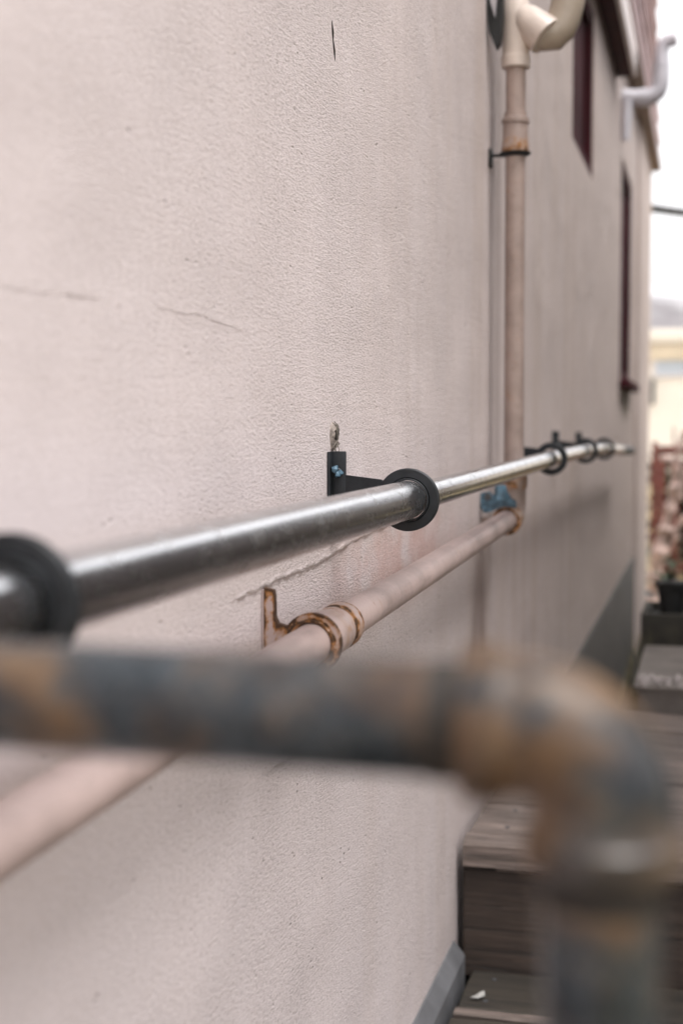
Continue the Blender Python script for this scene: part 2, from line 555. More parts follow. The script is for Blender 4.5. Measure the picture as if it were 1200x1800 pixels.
def hill(name, y0, depth, height, seed, mat, xw):
    nx, ny = 90, 22
    V, F = [], []
    for j in range(ny + 1):
        t = j / ny
        for i in range(nx + 1):
            s = i / nx * 2 - 1
            x = s * xw
            y = y0 + depth * t
            prof = math.sin(math.pi * min(1, t * 0.85 + 0.0))
            hh = height(x) * prof
            hh += 0.10 * height(x) * prof * mnoise.fractal(Vector((x * .012 + seed, y * .012, seed)), 1.0, 2.1, 5)
            V.append((x, y, GROUND - 0.5 + max(-.5, hh)))
    for j in range(ny):
        for i in range(nx):
            a = j * (nx + 1) + i
            F.append((a, a + 1, a + nx + 2, a + nx + 1))
    o = mesh_obj(name, V, F, mat)
    return tag(o, kind='structure')
def hill_mat(name, a, b, snow, sc):
    n = NT(name)
    f = n.noise(sc, 6, 0.7); f2 = n.noise(sc * 6, 4, 0.7)
    c = n.mix(n.ramp(f2, 0.35, 0.65), a, b)
    c = n.mix(n.mul(n.ramp(f, 0.42, 0.58), snow), c, (0.80, 0.80, 0.82))
    n.set('Base Color', c); n.set('Roughness', 0.95)
    return n.m
hill('hillside', 220, 120, lambda x: 27 - 0.10 * (x + 10), 3.0, hill_mat('bare wooded hill', (0.105, 0.088, 0.092), (0.17, 0.145, 0.15), 0.35, .03), 220)
hill('mountain', 600, 500, lambda x: 92 + 8 * math.sin(x * .01), 9.0, hill_mat('snowy mountain', (0.42, 0.40, 0.42), (0.55, 0.52, 0.54), 0.9, .012), 700)

# ------------------------------------------------------------------ the house
Y0, Y1, PIER = -2.0, 10.2, 8.45
ZB, ZT = GROUND, 2.69
house = thing('house', 'long pale pink stuccoed house wall with burgundy windows and pink clad upper storey', 'house', (0, 0, 0))
WIN = [(4.43, 5.24, 1.815, 2.40), (6.98, 7.92, 1.165, 2.22)]
def wall_mesh():
    ys = sorted({Y0, PIER, *[w[0] for w in WIN], *[w[1] for w in WIN]})
    zs = sorted({ZB, ZT, *[w[2] for w in WIN], *[w[3] for w in WIN]})
    V, F = [], []
    def q(a, b, c, d):
        o = len(V); V.extend([a, b, c, d]); F.append((o, o + 1, o + 2, o + 3))
    for i in range(len(ys) - 1):
        for j in range(len(zs) - 1):
            y0, y1, z0, z1 = ys[i], ys[i + 1], zs[j], zs[j + 1]
            if any(w[0] <= y0 and y1 <= w[1] and w[2] <= z0 and z1 <= w[3] for w in WIN):
                continue
            q((0, y0, z0), (0, y1, z0), (0, y1, z1), (0, y0, z1))
    dpt = -0.10
    for (a, b, c, d) in WIN:
        q((0, a, c), (dpt, a, c), (dpt, b, c), (0, b, c))
        q((0, a, d), (0, b, d), (dpt, b, d), (dpt, a, d))
        q((0, a, c), (0, a, d), (dpt, a, d), (dpt, a, c))
        q((0, b, c), (dpt, b, c), (dpt, b, d), (0, b, d))
    # pier stepping forward at the corner, end wall and back
    p = 0.018
    q((0, PIER, ZB), (p, PIER, ZB), (p, PIER, ZT), (0, PIER, ZT))
    q((p, PIER, ZB), (p, Y1, ZB), (p, Y1, ZT), (p, PIER, ZT))
    q((p, Y1, ZB), (-6, Y1, ZB), (-6, Y1, ZT), (p, Y1, ZT))
    q((-6, Y1, ZB), (-6, Y0, ZB), (-6, Y0, ZT), (-6, Y1, ZT))
    q((-6, Y0, ZB), (0, Y0, ZB), (0, Y0, ZT), (-6, Y0, ZT))
    return V, F
wv, wf = wall_mesh()
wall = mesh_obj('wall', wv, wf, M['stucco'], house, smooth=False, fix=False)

# plinths: the narrow one beside the steps and the tall one beyond
V, F = prism([(-0.01, -0.30), (0.021, -0.30), (0.021, 0.026), (0.018, 0.031), (0.003, 0.050), (-0.01, 0.052)], Y0, 2.375)
mesh_obj('plinth', V, F, M['plinth'], house, sharp=15)
V, F = prism([(-0.01, ZB), (0.012, ZB), (0.012, 0.155), (0.004, 0.168), (-0.01, 0.168)], 2.47, PIER - 0.002)
mesh_obj('plinth', V, F, M['plinth_dark'], house)

# windows: frame, shutter, sill
for i, (a, b, c, d) in enumerate(WIN):
    fr = bmesh.new()
    w = 0.05
    for lo, hi in (((-0.075, a + .002, c + .002), (-0.004, a + w, d - .002)), ((-0.075, b - w, c + .002), (-0.004, b - .002, d - .002)),
                   ((-0.072, a + w, c + .002), (-0.007, b - w, c + w)), ((-0.072, a + w, d - w), (-0.007, b - w, d - .002))):
        box_bm(lo, hi, 0.003, 1, fr)
    fo = bm_obj('window', fr, M['burgundy'], house)
    box('shutter', (-0.060, a + w, c + w), (-0.030, b - w, d - w), M['burgundy'], fo, 0.003)
    if i == 1:
        box('sill', (0.002, a - .05, c - .05), (0.048, b + .10, c - .004), M['burgundy'], fo, 0.008, 2)

# hood board over the first window, soffit and pink cladding
box('hood_soffit', (0.002, 2.95, 2.472), (0.066, 6.50, 2.492), M['burgundy'], house, 0.002)
box('hood_fascia', (0.068, 2.95, 2.470), (0.086, 6.50, 2.60), M['fascia'], house, 0.003)
box('hood_top', (0.002, 2.95, 2.494), (0.066, 6.50, 2.60), M['soffit'], house, 0.002)
box('soffit', (-0.02, Y0, 2.690), (0.078, Y1 + .02, 2.715), M['soffit'], house, 0.002)
ch = 0.155
for k in range(9):
    z0 = 2.716 + k * ch
    xo = 0.078 - k * 0.0045
    cuts = [Y0, 1.2, 3.4 + .3 * (k % 2), 5.6 - .25 * (k % 3), 7.9 + .2 * (k % 2), Y1 + .015]
    for a, b in zip(cuts[:-1], cuts[1:]):
        jx = random.uniform(-.004, .004)
        out = [(xo - 0.022 + jx, z0 + ch + .012), (xo - 0.034 + jx, z0 + ch + .012), (xo - 0.020 + jx, z0), (xo + jx, z0), (xo + .001 + jx, z0 + .01)]
        V, F = prism(out, a + .002, b - .002)
        mesh_obj('siding_board', V, F, M['siding'], house, smooth=False)
V, F = prism([(0.03, 2.716), (-6.0, 2.716), (-6.0, 4.1), (0.0, 4.1)], Y0, Y1)
mesh_obj('upper_wall', V, F, M['siding'], house, smooth=False)
V, F = prism([(0.06, 4.13), (-3.0, 5.8), (-6.1, 4.13)], Y0, Y1 + .02)
mesh_obj('roof', V, F, M['soffit'], house, smooth=False)

# unseen shed added across the passage to shade the wall
shed = thing('shade_shed', 'unseen dark boarded shed added across the passage to shade the pink wall', 'shed', (1.42, 1.9, GROUND))
SL, SH = 7.9, 3.3
for k in range(14):
    z0 = k * SH / 14
    V, F = prism([(0.012, z0), (-0.006, z0 + .003), (0.006, z0 + SH / 14 + .012), (0.016, z0 + SH / 14 + .012)], 0.0, SL)
    mesh_obj('board', V, F, M['shed'], shed, smooth=False)
box('wall', (.02, .01, .0), (2.4, SL - .01, SH), M['shed'], shed)
V, F = prism([(-.14, SH + .0), (1.2, SH + .55), (2.55, SH + .0), (2.55, SH + .06), (1.2, SH + .61), (-.14, SH + .06)], -.12, SL + .12)
mesh_obj('roof', V, F, M['darkgrey'], shed, smooth=False)

# plaster seams and cracks as raised broken ridges on the wall
def ridge(name, pts, w, h, seed, mat=None):
    rnd = random.Random(seed)
    V, F = [], []
    n = len(pts)
    dense = []
    for i in range(n - 1):
        for k in range(10):
            t = k / 10
            dense.append((pts[i][0] * (1 - t) + pts[i + 1][0] * t, pts[i][1] * (1 - t) + pts[i + 1][1] * t))
    dense.append(pts[-1])
    for i, (y, z) in enumerate(dense):
        e = min(1, i / 4, (len(dense) - 1 - i) / 4)
        zz = z + rnd.uniform(-.5, .5) * w * 1.1
        ww = w * rnd.uniform(.5, 1.2) * (0.25 + .75 * e)
        hh = h * rnd.uniform(.3, 1.2) * e
        V += [(-0.001, y, zz + ww * 1.6), (hh, y, zz), (-0.001, y, zz - ww * .35)]
    for i in range(len(dense) - 1):
        a = i * 3
        F += [(a, a + 1, a + 4, a + 3), (a + 1, a + 2, a + 5, a + 4)]
    o = mesh_obj(name, V, F, mat or M['stucco'], house, smooth=True, sharp=180, fix=False)
    return o
ridge('plaster_seam', [(1.20, .780), (1.28, .783), (1.38, .786), (1.50, .787), (1.62, .797), (1.74, .803), (1.86, .807), (1.98, .815)], .0035, .0028, 1)
ridge('plaster_seam', [(0.76, 1.019), (0.86, 1.023), (0.93, 1.026)], .0014, .0004, 2)
ridge('plaster_seam', [(1.02, 1.029), (1.08, 1.0275), (1.13, 1.030), (1.19, 1.0255), (1.25, 1.024)], .0013, .0005, 22)
ridge('plaster_seam', [(1.28, .600), (1.42, .598), (1.56, .590), (1.66, .588)], .004, .003, 3)
ridge('plaster_seam', [(2.20, .52), (2.13, .47), (2.08, .42), (2.05, .40)], .004, .003, 4)
V, F, _ = tube([(0.0008, 1.556, 1.386), (0.0009, 1.560, 1.374), (0.0009, 1.561, 1.366), (0.0008, 1.567, 1.356), (0.0006, 1.570, 1.346)], [.0003, .0012, .0005, .0010, .0003], 6)
mesh_obj('crack', V, F, M['cavity'], house)

# crumbled plaster hole with frayed fibres above the second bracket
rnd = random.Random(11)
V, F = [], []
NR, NS = 7, 26
for i in range(NR):
    t = i / (NR - 1)
    for k in range(NS):
        a = 2 * math.pi * k / NS
        w = 1 + .22 * mnoise.noise(Vector((math.cos(a) * 2, math.sin(a) * 2, 4.0)))
        prof = 0.006 * math.exp(-((t - .62) / .2) ** 2)
        prof *= 1 + .8 * mnoise.noise(Vector((k * .9, i * .8, 1)))
        V.append((-0.0012 + prof + (0.001 if t < .9 else 0), 1.560 + .013 * t * w * math.cos(a), .925 + .0185 * t * w * math.sin(a)))
for i in range(NR - 1):
    for k in range(NS):
        k2 = (k + 1) % NS
        F.append((i * NS + k, i * NS + k2, (i + 1) * NS + k2, (i + 1) * NS + k))
hole = mesh_obj('plaster_hole', V, F, M['plasterhole'], house)
V, F = [], []
for k in range(14):
    a = 2 * math.pi * k / 14
    V.append((0.0058, 1.561 + .0085 * math.cos(a) * rnd.uniform(.7, 1.1), .928 + .011 * math.sin(a) * rnd.uniform(.7, 1.1)))
V.append((0.0068, 1.561, .929))
F = [(k, (k + 1) % 14, 14) for k in range(14)]
mesh_obj('cavity', V, F, M['cavity'], hole)
for k in range(3):
    y = 1.556 + rnd.uniform(-.004, .006)
    pts = [(0.003, y, .942 - k * .002)]
    for j in range(7):
        pts.append((0.004 + rnd.uniform(0, .004), y + rnd.uniform(-.006, .006), .938 - j * (.007 + .001 * (k % 3))))
    tube_obj('fibre', pts, .0006, M['fibre'], hole, seg=5)

# ------------------------------------------------------------------ old drain pipe along and up the wall
drain = thing('drain_pipe', 'pinkish painted iron pipe running low along the wall and turning up at an elbow', 'pipe', (0, 0, 0))
RP = 0.0190
def lowz(y): return 0.718 + (y - 0.675) * 0.0207
path = [(0.05, y, lowz(y)) for y in [-1.5 + 0.1 * i for i in range(42)]]
path = [p for p in path if p[1] < 2.68] + [(0.05, 2.68, lowz(2.68))]
tube_obj('horizontal_pipe', path, RP, M['paint_pipe'], drain, 32)
# socket with rust lines
def lathe_y(y_r, seg=40, x=0.05):
    P = [(x, y, lowz(y)) for y, r, ru in y_r]
    return P, [r for y, r, ru in y_r], [ru for y, r, ru in y_r]
P, rr, ru = lathe_y([(1.300, .0185, .5), (1.3005, .0225, .8), (1.306, .0232, .25), (1.32, .0235, .0), (1.372, .0236, .25), (1.3765, .0226, .75), (1.383, .0226, .85), (1.385, .0237, .65), (1.392, .0240, .3), (1.402, .0240, .35), (1.408, .0238, .8), (1.412, .0225, .95), (1.413, .0185, .8)])
tube_obj('socket', P, rr, M['paint_pipe'], drain, 40, ru)
# elbow at the far end
ez = lowz(2.75)
arc = []
RB = 0.032
for i in range(9):
    a = i / 8 * math.pi / 2
    arc.append((0.05, 2.75 - RB + RB * math.sin(a), ez + RB - RB * math.cos(a)))
pth = [(0.05, 2.668, ez - .001), (0.05, 2.6685, ez - .001), (0.05, 2.69, ez), (0.05, 2.692, ez), (0.05, 2.712, ez)] + arc + [(0.05, 2.75, ez + .055), (0.05, 2.75, ez + .0555), (0.05, 2.75, ez + .078), (0.05, 2.75, ez + .0785)]
rad_ = [.019, .0265, .0265, .0235, .0232] + [.0235] * 9 + [.0235, .0262, .0262, .019]
rus_ = [.6, .6, .3, .3, .1] + [0.05] * 9 + [.2, .3, .5, .6]
tube_obj('elbow', pth, rad_, M['paint_down'], drain, 36, rus_)
tube_obj('downpipe', straight((0.05, 2.75, ez + .07), (0.05, 2.735, 1.64), 20), RP, M['paint_down'], drain, 32)
def dpx(z): return 2.75 - .015 * (z - .83) / .81
zs_ = [(1.455, .0195, .6), (1.456, .0262, .5), (1.462, .0265, .42), (1.470, .0258, .25), (1.478, .0245, .2), (1.507, .0240, 0), (1.509, .0225, .3), (1.5095, .0262, .1), (1.518, .0262, 0), (1.5195, .0235, 0), (1.520, .0218, 0), (1.530, .0214, 0), (1.5305, .0192, .3)]
tube_obj('coupling', [(0.05, dpx(z), z) for z, r, u in zs_], [r for z, r, u in zs_], M['paint_down'], drain, 36, [u for z, r, u in zs_])
# cream plastic fitting at the top
zs_ = [(1.612, .0192), (1.6125, .0272), (1.632, .0278), (1.634, .0255), (1.652, .0258), (1.70, .0275), (1.735, .024), (1.752, .012)]
tube_obj('top_fitting', [(0.05, 2.735, z) for z, r in zs_], [r for z, r in zs_], M['cream_plastic'], drain, 36)
dx, dz = .74, -.67
q0 = Vector((.055, 2.732, 1.712)); dd = Vector((dx, -0.10, dz)).normalized()
L = (Vector((.111, 2.72, 1.669)) - q0).length
sp_ = [(0.0, .022), (.018, .030), (L - .022, .0345), (L - .006, .0365), (L, .0365), (L + .0005, .0335), (L - .012, .032)]
tube_obj('branch_collar', [q0 + dd * s for s, r in sp_], [r for s, r in sp_], M['cream_plastic'], drain, 40, cap=False)
pts = [(.092, 2.735, 1.680), (.106, 2.737, 1.671), (.120, 2.74, 1.672), (.131, 2.743, 1.684), (.139, 2.745, 1.702), (.145, 2.747, 1.73), (.15, 2.748, 1.77), (.152, 2.748, 1.85), (.155, 2.748, 2.30), (.12, 2.748, 2.60)]
tube_obj('swan_neck', pts, [.0315] * len(pts), M['taupe_plastic'], drain, 32)

# clamps of the drain pipe
cl = thing('pipe_clamp', 'rust edged pipe clamp on the pink pipe just behind the grey foreground pipe', 'pipe clamp', (0, 1.295, lowz(1.295)), 'clamps holding the pink drain pipe')
def rusty_plate(name, parent):
    """bracket plate in the XZ plane: wall leg, arm and half ring round the pipe"""
    out = [(0.003, 0.052), (0.0125, 0.050), (0.0135, 0.044), (0.0140, 0.024), (0.017, 0.018), (0.023, 0.0165)]
    ro, ri, cx = 0.0290, 0.0225, 0.05
    for i in range(25):
        a = math.radians(147 - i * (147 + 78) / 24)
        out.append((cx + ro * math.cos(a), ro * math.sin(a)))
    for i in range(29):
        a = math.radians(-78 + i * (78 + 185) / 28)
        out.append((cx + ri * math.cos(a), ri * math.sin(a)))
    out += [(0.020, -0.006), (0.012, -0.012), (0.003, -0.016)]
    V, F = prism(out, -0.0035, 0.0035)
    bm = bmesh.new()
    me = bpy.data.meshes.new('tmp'); me.from_pydata(V, [], F); bm.from_mesh(me)
    bmesh.ops.triangulate(bm, faces=[f for f in bm.faces if len(f.verts) > 4])
    bmesh.ops.subdivide_edges(bm, edges=bm.edges[:], cuts=3, use_grid_fill=True)
    bmesh.ops.triangulate(bm, faces=[f for f in bm.faces if len(f.verts) > 4])
    bmesh.ops.recalc_face_normals(bm, faces=bm.faces)
    bm.to_mesh(me); bm.free()
    edge = [Vector(p) for p in out]
    vals = []
    for v in me.vertices:
        p = Vector((v.co.x, v.co.z))
        dmin = 1
        for i in range(len(edge)):
            a, b = edge[i], edge[(i + 1) % len(edge)]
            t = max(0, min(1, (p - a).dot(b - a) / max(1e-12, (b - a).length_squared)))
            dmin = min(dmin, (p - (a + (b - a) * t)).length)
        vals.append(max(0, 1 - dmin / 0.0042) * .78 + .13 + (.34 if .013 < v.co.x < .034 and v.co.z > -.01 else 0))
    a = me.attributes.new('rust', 'FLOAT', 'POINT'); a.data.foreach_set('value', vals)
    me.materials.append(M['paint_pipe']); me.name = name
    return link(bpy.data.objects.new(name, me), parent)
rusty_plate('clamp_plate', cl)
V, F = annulus(.0195, .0225, .010, 48, .0006, (0.05, -.001, 0))
o = mesh_obj('inner_band', V, F, M['paint_pipe'], cl, rust=[.75] * len(V))
box('wall_leg', (0.0005, -0.0035, -0.035), (0.0025, 0.016, 0.050), M['paint_pipe'], cl, .0006)
box('clamp_lug', (0.052, -0.005, -0.041), (0.062, 0.006, -0.026), M['paint_pipe'], cl, .001)

cl2 = thing('pipe_clamp', 'brown rust ringed clamp with blue plastic lug below the downpipe', 'pipe clamp', (0, 2.655, lowz(2.655)), 'clamps holding the pink drain pipe')
V, F = annulus(.0193, .0275, .012, 56, .0008, (0.05, 0, 0))
mesh_obj('clamp_ring', V, F, M['paint_down'], cl2, rust=[(.75 if (x - .05) ** 2 + z * z < .022 ** 2 else .45) for x, y, z in V])
out = [(0.004, .026), (0.004, .050), (0.016, .052), (.024, .044), (.054, .042), (.064, .036), (.065, .027), (.052, .0285), (.038, .0275), (.024, .020), (.010, .016)]
tube_obj('knob', [(.040, 0, .038), (.040, 0, .046), (.039, 0, .052), (.038, 0, .060), (.037, 0, .066), (.037, 0, .067)], [.018, .0175, .013, .012, .010, .003], M['blue'], cl2, 7)
V, F = prism(out, -0.012, 0.010)
bm = bmesh.new(); me = bpy.data.meshes.new('tmp'); me.from_pydata(V, [], F); bm.from_mesh(me); bpy.data.meshes.remove(me)
bmesh.ops.bevel(bm, geom=bm.edges[:], offset=.002, segments=2, affect='EDGES')
lug = bm_obj('blue_lug', bm, M['blue'], cl2)
V, F, _ = tube([(0.016, -0.013, .045), (0.016, -0.0145, .045)], [.007, .006], 16)
mesh_obj('screw_recess', V, F, M['darkgrey'], cl2)
box('bridge', (0.002, -0.005, -.006), (0.025, 0.005, .006), M['paint_down'], cl2, .001)

st = thing('pipe_strap', 'black strap with wall peg around the downpipe under its coupling', 'pipe strap', (0, dpx(1.455), 1.455))
V, F = annulus(.0, .0, .0, 8) if False else (None, None)
out = []
V = []; F = []
NS = 48
for k in range(NS):
    a = 2 * math.pi * k / NS
    for r, z in ((.0192, -.008), (.0285, -.003), (.0300, .000), (.0192, .000)):
        V.append((0.05 + r * math.cos(a), r * math.sin(a), z - .0005))
for k in range(NS):
    k2 = (k + 1) % NS
    for j in range(4):
        j2 = (j + 1) % 4
        F.append((k * 4 + j, k * 4 + j2, k2 * 4 + j2, k2 * 4 + j))
mesh_obj('strap_band', V, F, M['black'], st)
tube_obj('wall_peg', straight((0.0, -.004, -.004), (.030, -.002, -.005), 3), [.007, .0035, .003, .003], M['blackmat'], st, 12)
box('peg_plate', (0.0005, -.014, -.026), (.006, .010, .008), M['blackmat'], st, .002)

fx = thing('wall_fixture', 'black tapered wall clip with grey tape beside the top pipe fitting', 'wall clip', (0, 2.70, 1.64))
out = [(0.0005, 0.20), (0.030, 0.20), (0.031, 0.06), (0.026, 0.01), (0.018, 0.0), (0.006, 0.03), (0.0005, 0.07)]
V, F = prism(out, -0.012, 0.012)
mesh_obj('clip_body', V, F, M['blackmat'], fx, smooth=False)
V, F = prism([(0.006, .20), (0.019, .20), (0.020, .09), (0.017, .055), (0.008, .085)], -0.0155, -0.0125)
mesh_obj('grey_tape', V, F, M['greytape'], fx, smooth=False)

# ------------------------------------------------------------------ steel handrail and its brackets
BR = [(0.615, .852), (1.548, .855), (3.05, .866), (3.93, .868), (4.66, .861)]
END = (6.33, .826)
rail = thing('handrail', 'brushed stainless steel tube handrail running along the pink wall', 'handrail', (0.09, 0, 0))
def seg_tube(a, b, r, name='tube', caps=(0, 0)):
    n = max(6, int((b[0] - a[0]) / .05))
    p = straight((0, a[0], a[1]), (0, b[0], b[1]), n)
    rr = [r] * len(p)
    return tube_obj(name, p, rr, M['steel'], rail, 48)
def lerp(a, b, t): return (a[0] + (b[0] - a[0]) * t, a[1] + (b[1] - a[1]) * t)
RT, RN = 0.0212, 0.0168
# near stub with cap, thick sleeve, thin spans
p = [(0, .500, .8518), (0, .5002, .8518), (0, .503, .8518), (0, .508, .8518), (0, .60, .852), (0, .64, .852)]
tube_obj('end_cap', p, [.004, .0150, .0185, .0198, .0200, .0200], M['satin'], rail, 48)
A, B = BR[0], BR[1]
pts = []
rr = []
s0, s1 = A[0] + .012, B[0] + .012
for i in range(31):
    t = i / 30
    y = s0 + (s1 - .016 - s0) * t
    pts.append((0, y, A[1] + (B[1] - A[1]) * (y - A[0]) / (B[0] - A[0]))); rr.append(RT)
for dy, r in ((.004, .0209), (.009, .0201), (.013, .0188), (.016, .0172)):
    pts.append((0, s1 - .016 + dy, B[1])); rr.append(r)
tube_obj('tube', pts, rr, M['satin'], rail, 56)
seg_tube(B, BR[2], RN)
seg_tube(BR[2], BR[3], RN * 1.02)
seg_tube(BR[3], BR[4], RN * 1.04)
seg_tube(BR[4], END, RN * 1.04)
e = END
tube_obj('end_sleeve', [(0, e[0] - .75, e[1] + .0155), (0, e[0] - .02, e[1] + .0004), (0, e[0] + .02, e[1]), (0, e[0] + .035, e[1]), (0, e[0] + .037, e[1])], [RN * 1.12, RN * 1.12, RN * 1.12, .013, .004], M['darkgrey'], rail, 32)

LAB = ['nearest black handrail bracket, its ring cut by the left picture edge',
       'black handrail bracket in sharp focus with a bit of blue at its wall plate',
       'black handrail bracket just past the downpipe',
       'fourth black handrail bracket from the camera, beyond the downpipe',
       'farthest black handrail bracket along the pink wall']
def make_bracket():
    t = thing('handrail_bracket', LAB[1], 'handrail bracket', (0, BR[1][0], BR[1][1]), 'black brackets carrying the steel handrail')
    ring = mesh_obj('ring', *annulus(.0240, .0350, .0076, 96, .0012, (0.09, 0, 0)), M['black'], t)
    mesh_obj('bushing', *annulus(.0218, .0239, .0240, 72, .0005, (0.09, 0.0060, 0)), M['black'], t)
    bm = bmesh.new()
    V, F = prism([(0.0165, -.012), (0.0165, .0265), (.060, .0215), (.0625, .016), (.0600, .0), (.0625, -.014)], -.0022, .0022)
    me = bpy.data.meshes.new('tmp'); me.from_pydata(V, [], F); bm.from_mesh(me); bpy.data.meshes.remove(me)
    bmesh.ops.bevel(bm, geom=bm.edges[:], offset=.0006, segments=1, affect='EDGES')
    bm_obj('arm', bm, M['black'], t)
    box('web_plate', (0.0005, -.0026, -.036), (0.0190, .0026, .0535), M['black'], t, .0012)
    box('wall_plate', (0.0004, -.0130, -.036), (0.0034, -.0030, .0530), M['black'], t, .0006)
    bm = bmesh.new()
    bmesh.ops.create_cone(bm, cap_ends=True, segments=6, radius1=.0045, radius2=.0045, depth=.004)
    bmesh.ops.rotate(bm, verts=bm.verts, matrix=Matrix.Rotation(R(90), 3, 'X'))
    bmesh.ops.bevel(bm, geom=bm.edges[:], offset=.0006, segments=1, affect='EDGES')
    b = bm_obj('bolt', bm, M['darkgrey'], t)
    b.location = (.0105, -.0046, .031)
    return t
proto = make_bracket()
for i, (y, z) in enumerate(BR):
    if i == 1:
        continue
    o = proto.copy(); COL.objects.link(o)
    o.location = (0, y, z); o['label'] = LAB[i]
    for chd in list(proto.children):
        c2 = chd.copy(); COL.objects.link(c2); c2.parent = o
# blue torn scraps on the bolt of the bracket in focus
rnd = random.Random(5)
for k, (y, z, sz) in enumerate(((-.0075, .0335, .0042), (-.0075, .028, .0036), (-.007, .030, .0030))):
    bm = bmesh.new()
    bmesh.ops.create_icosphere(bm, subdivisions=2, radius=sz)
    for v in bm.verts:
        v.co *= 1 + .45 * mnoise.noise(v.co * 400 + Vector((k * 3, 0, 0)))
    s = bm_obj('blue_scrap', bm, M['blue'], proto)
    s.location = (.0085 + .003 * k, y, z)

# ------------------------------------------------------------------ rusty foreground pipe railing
rr_ = thing('pipe_railing', 'blurred rusty grey iron pipe railing with elbow right in front of the camera', 'railing', (0, 0.41, 0))
PX, PZ = 0.383, 0.851
rp = 0.0172
tube_obj('rail', straight((0.004, 0, PZ + .002), (PX - .034, 0, PZ), 30), rp, M['rusty'], rr_, 40)
tube_obj('post', straight((PX, 0, PZ - .030), (PX + .002, 0, 0.012), 40), rp, M['rusty'], rr_, 40)
M['thread'] = simple('dark pipe thread', (0.020, 0.016, 0.013), 0.7)
tube_obj('thread', straight((PX - .050, 0, PZ), (PX - .0395, 0, PZ), 4), .0178, M['thread'], rr_, 36)
tube_obj('thread', straight((PX, 0, PZ - .050), (PX, 0, PZ - .0395), 4), .0178, M['thread'], rr_, 36)
RB = .024
pth, rd, ru = [], [], []
def addp(p, r, u): pth.append(p); rd.append(r); ru.append(u)
addp((PX - .0405, 0, PZ), .0166, .9); addp((PX - .0400, 0, PZ), .0222, .6); addp((PX - .0385, 0, PZ), .0232, .3)
addp((PX - .0310, 0, PZ), .0232, .0); addp((PX - .0295, 0, PZ), .0214, .4); addp((PX - .0260, 0, PZ), .0206, .5)
for i in range(13):
    a = i / 12 * math.pi / 2
    addp((PX - RB + RB * math.sin(a), 0, PZ - RB + RB * math.cos(a)), .0206, .15 + .3 * math.sin(a * 2))
addp((PX, 0, PZ - .0260), .0206, .5); addp((PX, 0, PZ - .0295), .0214, .4); addp((PX, 0, PZ - .0310), .0232, .5)
addp((PX, 0, PZ - .0385), .0232, .6); addp((PX, 0, PZ - .0400), .0222, .6); addp((PX, 0, PZ - .0405), .0166, .9)
tube_obj('elbow', pth, rd, M['rusty_fit'], rr_, 48, ru)
tube_obj('floor_flange', [(PX + .002, 0, 0.0015), (PX + .002, 0, 0.010), (PX + .002, 0, .0105), (PX + .002, 0, .03), (PX + .002, 0, .0305)], [.045, .045, .022, .021, .0166], M['rusty_fit'], rr_, 40)
tube_obj('wall_flange', [(0.0015, 0, PZ + .002), (0.009, 0, PZ + .002), (.0095, 0, PZ + .002), (.024, 0, PZ + .002), (.0245, 0, PZ + .002)], [.042, .042, .022, .021, .0166], M['rusty_fit'], rr_, 40)

# ------------------------------------------------------------------ wooden steps
steps = thing('wooden_steps', 'weathered brown plank steps beside the pink wall', 'steps', (0, 2.39, 0))
def plank(x0, x1, y0, y1, z0, z1, mat, name='plank'):
    c = Vector(((x0 + x1) / 2, (y0 + y1) / 2 - 2.39, (z0 + z1) / 2))
    hx, hy, hz = (x1 - x0) / 2, (y1 - y0) / 2, (z1 - z0) / 2
    rn = random.Random(int(y0 * 1000) + int(z0 * 1000))
    V, F = [], []
    NX = 44
    b = .0035
    prof = [(-hy, -hz), (-hy, hz - b), (-hy + b, hz), (0, hz), (hy - b, hz), (hy, hz - b), (hy, -hz)]
    m = len(prof)
    for i in range(NX + 1):
        x = -hx + 2 * hx * i / NX
        e1 = max(0, mnoise.noise(Vector((x * 14, y0 * 9, z0 * 7)))) * .006 + (rn.random() < .12) * rn.uniform(0, .004)
        e2 = max(0, mnoise.noise(Vector((x * 17, y1 * 9, 5)))) * .005
        w = .0015 * mnoise.noise(Vector((x * 5, y0 * 3, 8)))
        for j, (y, z) in enumerate(prof):
            if j in (1, 2): y += e1 * (.6 if j == 1 else 1); z -= e1 * (.9 if j == 1 else .25)
            if j in (4, 5): y -= e2; z -= e2 * .6
            V.append((x + (rn.uniform(-.002, .002) if i in (0, NX) else 0), y, z + (w if j > 0 and j < 6 else 0)))
    for i in range(NX):
        for j in range(m):
            j2 = (j + 1) % m
            F.append((i * m + j, i * m + j2, (i + 1) * m + j2, (i + 1) * m + j))
    F.append(tuple(range(m))); F.append(tuple(NX * m + j for j in range(m - 1, -1, -1)))
    o = mesh_obj(name, V, F, mat, steps, sharp=40)
    o.location = c
    if name == 'plank' and hy > .05 and y0 > 1.7:
        for nx in (.075, .93):
            for ny in (-.6, .55):
                nv, nf, _ = tube([(0, 0, -.002), (0, 0, .0012)], [.0045, .0040], 10)
                k = mesh_obj('nail', nv, nf, M['darkgrey'], o)
                k.location = (nx - c.x, ny * hy, hz + .0004)
    o.rotation_euler = (random.uniform(-.006, .006), random.uniform(-.002, .002), random.uniform(-.004, .004))
    return o
W1 = 1.10
# upper deck
plank(.013, W1, 2.392, 2.458, .178, .219, M['wood'])
gaps = [2.466, 2.676, 2.891, 3.126, 3.370, 3.612]
for a, b in zip(gaps[:-1], gaps[1:]):
    plank(.014, W1 + random.uniform(-.02, .02), a, b - .012, .180, .220 + random.uniform(-.003, .003), M['wood'])
# riser boards
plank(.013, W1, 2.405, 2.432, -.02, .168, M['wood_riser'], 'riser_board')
plank(.07, W1, 2.400, 2.404, .1695, .1745, M['wood'], 'splinter')
